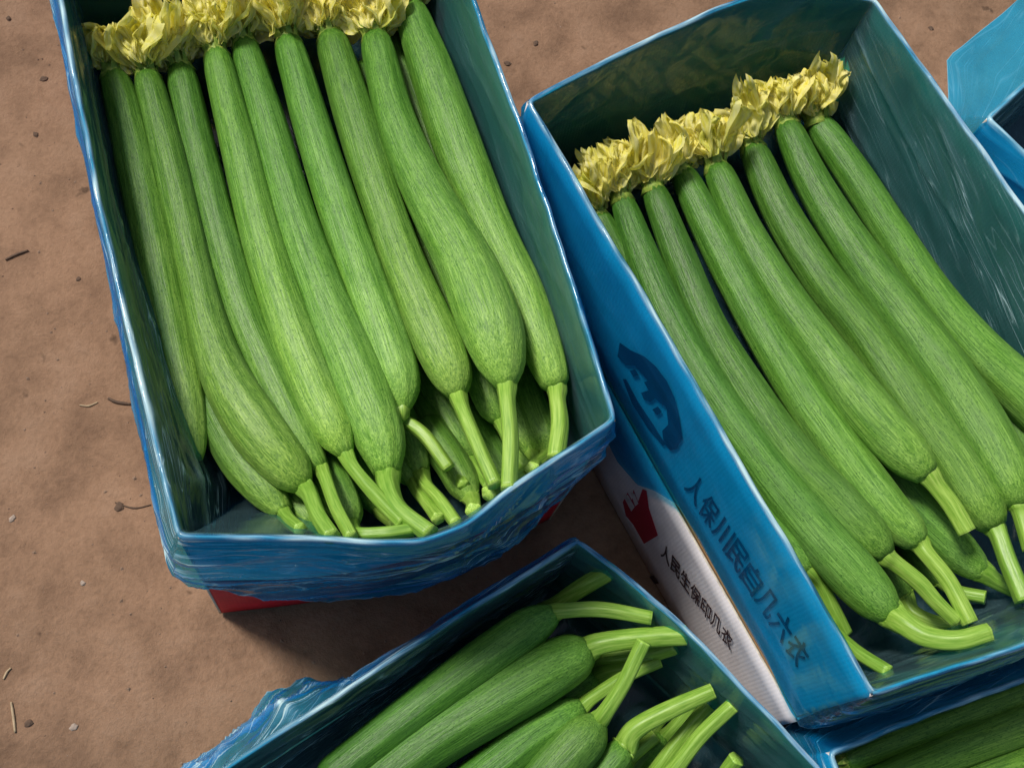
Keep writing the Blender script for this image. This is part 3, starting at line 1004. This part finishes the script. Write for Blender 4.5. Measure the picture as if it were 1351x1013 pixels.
luffa('fourth luffa from left in the left box, its long stem crossing under its neighbour',
      [(285, 72, 18), (315, 190, 24), (345, 310, 28), (380, 420, 31), (414, 510, 31), (442, 570, 27), (457, 600, 11)], [(468, 620, 9), (500, 657, 10), (532, 690, 10)], (268, 15), GA, (0.205, 0.232), zst=0.268)
luffa('broad pale luffa mid left box, its thick stem lying on the front rim',
      [(322, 58, 18), (352, 160, 24), (390, 290, 29), (430, 400, 34), (472, 500, 39), (502, 580, 34), (511, 625, 18)], [(513, 645, 14), (527, 672, 12), (568, 704, 13)], (305, 0), GA, (0.207, 0.240), zst=0.278)
luffa('blunt ended luffa sixth from left in the left box, stem curving off to the right',
      [(380, 55, 19), (410, 160, 24), (445, 270, 28), (480, 370, 31), (512, 460, 33), (527, 510, 29), (530, 538, 14), (530, 546, 6)], [(528, 550, 8, 0.222), (560, 574, 9, 0.226), (592, 618, 9, 0.228)], (365, 0), GA, (0.205, 0.228))
luffa('straight luffa seventh from left in the left box, light green stem reaching the rim',
      [(437, 50, 21), (470, 160, 27), (505, 270, 28), (542, 370, 31), (577, 450, 34), (597, 498, 28), (604, 522, 13)], [(610, 540, 10), (628, 583, 10), (653, 640, 10)], (425, -5), GA, (0.208, 0.242), zst=0.277)
luffa('largest luffa in the left box, bright swollen end near the right side',
      [(495, 50, 20), (523, 160, 26), (566, 260, 33), (613, 345, 40), (646, 425, 44), (662, 480, 33), (668, 510, 14)], [(669, 530, 11), (673, 580, 11), (671, 645, 11)], (480, -15), GA, (0.210, 0.250), zst=0.277)
luffa('luffa half hidden under the largest one in the left box',
      [(480, 90, 20), (540, 250, 26), (590, 370, 28), (628, 470, 27), (650, 535, 22), (660, 556, 9)], [(664, 566, 8), (680, 598, 9), (700, 622, 9)], None, GA, (0.182, 0.205), zst=0.235)
luffa('rightmost luffa in the left box, lying against the right wall with a curved stem',
      [(540, 10, 21), (572, 100, 29), (607, 200, 33), (648, 300, 31), (690, 390, 31), (716, 460, 28), (730, 500, 22), (734, 512, 14)], [(735, 528, 11), (738, 560, 12), (733, 604, 12)], (528, -50), GA, (0.205, 0.225), zst=0.245)
luffa('thin luffa wedged between the largest and rightmost ones in the left box',
      [(512, 40, 13), (548, 140, 16), (600, 260, 20), (650, 370, 22), (690, 450, 20), (700, 480, 8)], None, None, GA, (0.19, 0.195))
# ---- left box, under layer seen at the stem ends
luffa('luffa lying low at the left front corner of the left box, under the others',
      [(262, 470, 20), (285, 540, 28), (318, 605, 30), (352, 648, 26), (374, 676, 14)], [(382, 686, 9), (396, 698, 9)], None, GA, (0.195, 0.222), zst=0.262)
luffa('dark green luffa end deep between two stems in the left box',
      [(520, 400, 24), (560, 500, 27), (590, 555, 30), (612, 590, 26), (622, 606, 12)], [(630, 618, 8), (645, 640, 8)], None, GA, (0.165, 0.18), zst=0.21)
luffa('deep luffa with a stubby stem, near the front rim of the left box',
      [(560, 560, 22), (595, 610, 24), (612, 640, 22), (622, 658, 12)], [(625, 664, 10, 0.226), (625, 674, 11, 0.240)], None, GA, (0.18, 0.205))
luffa('shaded luffa whose stem turns down at the right front of the left box',
      [(610, 400, 22), (660, 520, 27), (688, 575, 26), (700, 600, 12)], [(706, 610, 9), (702, 619, 10)], None, GA, (0.16, 0.19), zst=0.25)
luffa('deep green luffa behind the curved stem in the right front corner of the left box',
      [(668, 440, 20), (700, 540, 26), (716, 580, 24), (722, 600, 10)], [(716, 606, 9), (692, 624, 10), (644, 652, 11)], None, GA, (0.165, 0.19), zst=0.262)
luffa('low luffa with two tangled stems in front of the broad pale one',
      [(500, 500, 22), (535, 570, 24), (550, 610, 18), (556, 626, 9)], [(562, 640, 9), (580, 660, 9), (602, 690, 9)], None, GA, (0.175, 0.20), zst=0.24)
luffa('luffa tucked under the front rim of the left box, stem lying sideways',
      [(400, 560, 22), (440, 640, 26), (458, 676, 22), (464, 692, 12)], [(470, 703, 9, 0.262), (505, 703, 9, 0.270), (545, 698, 9, 0.270)], None, GA, (0.18, 0.22))
luffa('buried luffa ending behind the long crossing stem in the left box',
      [(420, 500, 24), (465, 600, 28), (490, 650, 24), (500, 672, 12)], [(506, 680, 8), (520, 690, 8)], None, GA, (0.165, 0.18), zst=0.20)


luffa('deep luffa with a thin stem slanting toward the brown dried tip in the left box',
      [(545, 520, 20), (575, 570, 22), (590, 596, 10)], [(596, 606, 8), (604, 625, 8), (612, 640, 8)], None, GA, (0.165, 0.185), zst=0.215)
luffa('small dark luffa under the fork of stems at the right front of the left box',
      [(600, 520, 20), (640, 590, 24), (660, 625, 20), (668, 640, 10)], [(672, 636, 8), (678, 640, 8)], None, GA, (0.165, 0.19), zst=0.235)
luffa('luffa end with a short upturned stem beside the second stem in the left box',
      [(340, 600, 22), (390, 660, 24), (410, 685, 18), (416, 695, 9)], [(420, 700, 8), (432, 706, 9)], None, GA, (0.185, 0.215), zst=0.262)
luffa('deep luffa with a bright thin stem beside the broad pale one in the left box',
      [(480, 540, 20), (525, 600, 22), (540, 625, 18), (546, 636, 9)], [(552, 650, 8), (566, 668, 8), (578, 684, 9)], None, GA, (0.17, 0.195), zst=0.235)

# ---- right box, from the left
ZB = (0.205, 0.205)
luffa('luffa edge showing between the left wall and the first long luffa of the right box',
      [(790, 285, 16), (822, 350, 18), (860, 440, 20), (900, 540, 20), (925, 600, 8)], None, (764, 226), GBR, (0.20, 0.18), size=0.036)
luffa('longest luffa in the right box, along its left wall, stem curled along the front',
      [(820, 262, 17), (852, 350, 24), (892, 440, 28), (945, 530, 31), (1005, 613, 33), (1070, 695, 35), (1125, 757, 36), (1160, 795, 30), (1178, 812, 16)], [(1192, 822, 16, .240), (1222, 840, 14, .250), (1262, 845, 13, .262), (1306, 834, 12, .268)], (803, 200), GBR, (0.210, 0.232), zst=0.235)
luffa('second luffa in the right box, stem passing over the dark gap',
      [(862, 250, 18), (897, 340, 23), (935, 430, 25), (985, 515, 29), (1045, 603, 33), (1105, 667, 34), (1148, 710, 30), (1168, 733, 16)], [(1180, 742, 11), (1212, 768, 11), (1236, 795, 10), (1262, 820, 9)], (850, 180), GBR, (0.208, 0.222), zst=0.222)
luffa('third luffa in the right box, pale cut stem pointing down beside the second',
      [(900, 228, 19), (945, 320, 25), (998, 420, 28), (1052, 510, 31), (1110, 595, 33), (1165, 667, 32), (1202, 705, 25), (1214, 718, 12)], [(1222, 730, 11), (1252, 768, 11), (1280, 822, 11)], (885, 165), GBR, (0.207, 0.222), zst=0.226)
luffa('fourth luffa in the right box, ending highest with a short stem on its neighbour',
      [(945, 222, 20), (985, 310, 25), (1032, 390, 29), (1090, 470, 32), (1150, 548, 36), (1198, 600, 32), (1224, 626, 18)], [(1236, 642, 12), (1256, 668, 12), (1276, 702, 12)], (928, 165), GBR, (0.208, 0.232), zst=0.232)
luffa('fifth luffa in the right box, dark wide end with a pale forked looking stem',
      [(992, 195, 20), (1030, 280, 25), (1082, 365, 29), (1145, 447, 31), (1205, 535, 34), (1262, 615, 36), (1297, 670, 33), (1312, 695, 18)], [(1318, 706, 12), (1332, 745, 12), (1352, 792, 13)], (962, 130), GBR, (0.207, 0.222), zst=0.228)
luffa('thick luffa sixth in the right box, glossy end at the right edge',
      [(1037, 165, 19), (1077, 250, 25), (1130, 335, 30), (1192, 418, 34), (1252, 500, 37), (1303, 580, 38), (1338, 645, 33), (1346, 668, 17)], [(1349, 680, 12), (1362, 725, 12)], (1008, 108), GBR, (0.208, 0.228), zst=0.23)
luffa('last luffa in the right box, bending away along the wrinkled film',
      [(1078, 162, 20), (1120, 222, 24), (1172, 302, 26), (1224, 382, 29), (1284, 456, 33), (1345, 515, 36), (1410, 575, 36), (1440, 602, 14)], [(1450, 612, 11), (1480, 650, 11)], (1063, 104), GBR, (0.208, 0.205), zst=0.21)
luffa('low luffa seen at the bottom left of the right box, with a slack drooping stem',
      [(955, 620, 18), (998, 680, 26), (1034, 722, 29), (1060, 744, 22), (1070, 753, 12)], [(1082, 770, 10), (1098, 802, 10), (1116, 836, 9)], None, GBR, (0.205, 0.212), zst=0.195)
luffa('buried luffa whose stem reaches the lower left corner of the right box',
      [(1020, 690, 20), (1060, 770, 18), (1080, 800, 9)], [(1094, 826, 9), (1128, 858, 9), (1172, 886, 9)], None, GBR, (0.165, 0.18), zst=0.245)
luffa('buried luffa emerging below the short stem in the right box',
      [(1150, 600, 24), (1205, 670, 30), (1250, 715, 31), (1284, 745, 22), (1300, 756, 12)], [(1312, 765, 11), (1338, 778, 10)], None, GBR, (0.185, 0.19), zst=0.19)
luffa('shaded luffa under the thick one at the right edge of the right box',
      [(1290, 500, 26), (1330, 560, 30), (1365, 610, 28), (1380, 640, 12)], [(1385, 660, 10), (1390, 690, 10)], None, GBR, (0.175, 0.18))
luffa('deep luffa with a green stem lying sideways behind the curled stem',
      [(1130, 700, 22), (1175, 762, 24), (1195, 790, 12)], [(1205, 808, 10), (1235, 822, 10), (1275, 826, 10)], None, GBR, (0.165, 0.175), zst=0.195)
luffa('deep luffa with a stem stub by the film at the front of the right box',
      [(1180, 690, 20), (1225, 745, 22), (1245, 768, 10)], [(1262, 780, 9), (1300, 788, 9)], None, GBR, (0.160, 0.17), zst=0.19)

# ---- front box
luffa('upper luffa in the front box, slender stem laid flat to the right',
      [(430, 1030, 26), (500, 975, 28), (575, 918, 30), (645, 866, 31), (695, 830, 29), (722, 814, 20), (732, 808, 12)], [(745, 805, 10), (795, 804, 10), (860, 815, 9)], None, GC, (0.085, 0.105), zst=0.128)
luffa('widest luffa in the front box, thick stem ending in a round cut',
      [(440, 1080, 34), (560, 985, 38), (640, 933, 41), (708, 892, 41), (758, 866, 33), (776, 857, 20)], [(792, 849, 14), (840, 842, 13), (906, 838, 13)], None, GC, (0.084, 0.105), zst=0.127)
luffa('third luffa in the front box, pale stem standing up over its neighbours',
      [(540, 1100, 30), (640, 1022, 32), (700, 975, 31), (748, 944, 26), (768, 932, 14)], [(785, 918, 9), (830, 890, 9), (870, 872, 9)], None, GC, (0.072, 0.082), zst=0.09)
luffa('fourth luffa in the front box, bright shoulder and steep light stem',
      [(600, 1130, 34), (690, 1062, 38), (745, 1000, 37), (775, 968, 32), (790, 950, 16)], [(800, 938, 11), (824, 900, 10), (850, 846, 10)], None, GC, (0.078, 0.098), zst=0.130)
luffa('fifth luffa in the front box, twisted stem leaning right',
      [(720, 1110, 24), (775, 1045, 24), (812, 1000, 22), (826, 984, 15)], [(838, 962, 13), (880, 938, 12), (941, 911, 10)], None, GC, (0.070, 0.082), zst=0.112)
luffa('sixth luffa in the front box, mostly below the picture, upright green stem',
      [(800, 1120, 26), (850, 1070, 26), (875, 1035, 14)], [(890, 1015, 11), (925, 970, 10), (967, 930, 10)], None, GC, (0.06, 0.07), zst=0.11)
luffa('luffa in the front box with a dull stem just left of the upright one',
      [(760, 1130, 24), (830, 1060, 26), (862, 1025, 14)], [(878, 1000, 10), (905, 965, 9), (935, 930, 9)], None, GC, (0.045, 0.055), zst=0.085)
luffa('luffa end showing green at the bottom of the front box near its right wall',
      [(900, 1140, 26), (945, 1060, 26), (955, 1030, 12)], [(960, 1015, 10), (972, 1000, 11)], None, GC, (0.05, 0.06), zst=0.075)
luffa('luffa behind the upper one in the front box, only its short stem shows',
      [(560, 930, 22), (650, 860, 24), (700, 822, 20), (718, 808, 12)], [(735, 797, 11), (768, 775, 12), (808, 752, 12)], None, GC, (0.05, 0.05), zst=0.125)
luffa('luffa under the widest one in the front box, blunt stem beside the round cut',
      [(640, 980, 28), (720, 920, 30), (770, 880, 22), (785, 872, 12)], [(800, 868, 12), (850, 862, 12), (892, 850, 12)], None, GC, (0.045, 0.05), zst=0.105)
luffa('deep luffa in the front box beneath the twisted stem',
      [(760, 1060, 22), (820, 1000, 26), (850, 975, 20), (858, 965, 10)], [(870, 950, 9), (890, 930, 9)], None, GC, (0.03, 0.03), zst=0.04)
luffa('dark luffa on the floor of the front box by the right wall',
      [(800, 1090, 22), (850, 1020, 26), (885, 985, 22), (895, 972, 10)], [(905, 960, 8), (925, 945, 8)], None, GC, (0.03, 0.03), zst=0.04)

luffa('low luffa in the front box with a stem lying under the pale upright one',
      [(650, 1010, 24), (730, 930, 26), (775, 900, 20), (788, 892, 10)], [(800, 886, 9), (830, 880, 9), (862, 866, 9)], None, GC, (0.045, 0.055), zst=0.09)
luffa('deep luffa in the front box with two pale stem marks below the twisted stem',
      [(780, 1090, 22), (835, 1010, 24), (868, 980, 18), (876, 972, 9)], [(886, 962, 8), (902, 944, 8), (915, 925, 8)], None, GC, (0.035, 0.04), zst=0.06)
luffa('deep luffa in the bottom of the front box, left of the sixth one',
      [(720, 1120, 24), (790, 1040, 26), (820, 1010, 22), (830, 1000, 10)], [(842, 990, 9), (866, 970, 9)], None, GC, (0.04, 0.045), zst=0.06)

# ---- lower right box
for q, (lb, x0, y0, x1, y1, r, z, fx) in enumerate((
        ('backmost luffa in the lower right box, under the back rim', 1112, 1004, 1420, 888, 26, 0.118, (1082, 1018)),
        ('second luffa in the lower right box, cut by the bottom of the picture', 1122, 1046, 1440, 925, 27, 0.120, (1092, 1058)),
        ('third luffa in the lower right box, lowest one in the picture', 1140, 1088, 1450, 972, 28, 0.120, (1110, 1100)),
        ('fourth luffa in the lower right box, at the bottom right corner', 1160, 1130, 1460, 1020, 28, 0.120, (1130, 1142)))):
    pts = [(x0, y0, r * 0.7), (lerp(x0, x1, .3), lerp(y0, y1, .3) - 2, r * .85), (lerp(x0, x1, .65), lerp(y0, y1, .65) - 3, r), (lerp(x0, x1, .93), lerp(y0, y1, .93), r * .9), (x1, y1, r * 0.4)]
    luffa(lb, pts, [(x1 + 12, y1 - 4, 9), (x1 + 50, y1 - 15, 9)], fx, GD, (z, z), size=0.028)

# ------------------------------------------------------------------ litter on the ground
M_TWIG = flat_material('dry_twig', (0.10, 0.062, 0.040), 0.8)
M_STRAW = flat_material('straw', (0.42, 0.32, 0.20), 0.7)
M_CLOD = flat_material('dark_clod', (0.11, 0.070, 0.048), 0.95, 0.5)
M_STONE = flat_material('pale_stone', (0.36, 0.29, 0.24), 0.8, 0.3)

def ground_z(x, y):
    return 0.006 * noise.noise(Vector((x * 4, y * 4, 0))) + 0.0025 * noise.noise(Vector((x * 17, y * 17, 3))) - 0.006

def twig(label, pts, r, mat, name='twig', cat='twig'):
    P = []
    for x, y in pts:
        p = at(x, y, 0.0); P.append((p.x, p.y, ground_z(p.x, p.y) + r * 0.9))
    Q = catmull(P, 14)
    c = Vector(Q[7])
    rad = [r * (0.5 + 0.6 * math.sin(math.pi * (0.15 + 0.7 * i / 13))) * (1 + 0.25 * noise.noise(Vector((i * .9, r * 900, 0)))) for i in range(14)]
    V, F, _, _ = tube([Vector(q) - c for q in Q], rad, 8)
    o = mesh(name, V, F, mat); o.location = c
    tag(o, label, cat)

def clod(label, x, y, size, mat, name='clod', cat='clod', seed=0):
    bm = bmesh.new()
    size *= 0.72
    bmesh.ops.create_icosphere(bm, subdivisions=3, radius=size)
    for v in bm.verts:
        d = 1 + 0.45 * noise.noise(v.co / size * 1.3 + Vector((seed, 0, 0)))
        v.co = Vector((v.co.x * d * 1.25, v.co.y * d, v.co.z * d * 0.45))
    me = bpy.data.meshes.new(name); bm.to_mesh(me); bm.free()
    me.materials.append(mat); me.polygons.foreach_set('use_smooth', [True] * len(me.polygons))
    o = bpy.data.objects.new(name, me); C.objects.link(o)
    p = at(x, y, 0); o.location = (p.x, p.y, ground_z(p.x, p.y) + size * 0.12)
    o.rotation_euler.z = seed * 1.7
    tag(o, label, cat)

twig('short dark curved twig on the ground left of the left box', [(141, 522), (152, 527), (171, 530)], 0.0014, M_TWIG)
twig('dark splintered twig near the left edge of the picture', [(6, 341), (20, 334), (36, 328)], 0.0012, M_TWIG)
twig('pale thin straw just left of the dark curved twig', [(103, 531), (115, 532), (127, 527)], 0.0008, M_STRAW, 'straw', 'straw')
twig('upright pale straw low at the left edge of the ground', [(13, 925), (16, 945), (18, 965)], 0.0011, M_STRAW, 'straw', 'straw')
twig('tiny slanting straw above the upright straw at lower left', [(3, 895), (8, 885), (13, 880)], 0.0009, M_STRAW, 'straw', 'straw')
twig('thin dark twig across the dirt above the front box', [(150, 660), (175, 668), (198, 664)], 0.0007, M_TWIG)
clod('dark clod of dirt midway down the bare ground at left', 156, 667, 0.0050, M_CLOD, seed=1)
clod('dark speck of dirt between the two upper boxes', 671, 79, 0.0040, M_CLOD, seed=2)
clod('small brown clod high between the two upper boxes', 708, 53, 0.0038, M_CLOD, seed=3)
clod('dark clod near the top left of the ground', 55, 98, 0.0042, M_CLOD, seed=4)
clod('small round dark clod left of the left box, high up', 45, 173, 0.0034, M_CLOD, seed=5)
clod('dark clod near the lower left corner of the ground', 36, 953, 0.0038, M_CLOD, seed=6)
clod('dark pebble at the far top left corner', 9, 19, 0.0034, M_CLOD, seed=7)
clod('white chip of stone near the lower left corner', 95, 958, 0.0036, M_STONE, 'pebble', 'pebble', 8)
clod('tiny pale pebble on bare ground at left centre', 108, 768, 0.0028, M_STONE, 'pebble', 'pebble', 9)
clod('flat pale pebble at the left edge of the picture', 14, 682, 0.0034, M_STONE, 'pebble', 'pebble', 10)
clod('dark clod on the ground right of the right box corner', 1232, 33, 0.0036, M_CLOD, seed=11)
clod('small clod close by the left wall film, upper left', 102, 365, 0.0028, M_CLOD, seed=12)

# loose grit: uncountable, one object
rnd = random.Random(3)
gV, gF = [], []
for k in range(1500):
    px_, py_ = rnd.uniform(-60, 1400), rnd.uniform(-60, 1080)
    p = at(px_, py_, 0)
    r = 0.0006 + 0.0016 * rnd.random() ** 4
    z = ground_z(p.x, p.y)
    i = len(gV)
    pts = [(1, 0, 0), (0, 1, 0), (-1, 0, 0), (0, -1, 0), (0, 0, 0.8)]
    a = rnd.uniform(0, 6.28)
    for q in pts:
        s = r * rnd.uniform(0.6, 1.3)
        gV.append((p.x + (q[0] * math.cos(a) - q[1] * math.sin(a)) * s, p.y + (q[0] * math.sin(a) + q[1] * math.cos(a)) * s, z + q[2] * s))
    gF += [(i, i + 1, i + 4), (i + 1, i + 2, i + 4), (i + 2, i + 3, i + 4), (i + 3, i, i + 4)]
tag(mesh('grit', gV, gF, flat_material('grit', (0.25, 0.17, 0.12), 0.9), smooth=False), 'fine loose grit strewn over the brown earth', 'grit', kind='stuff')
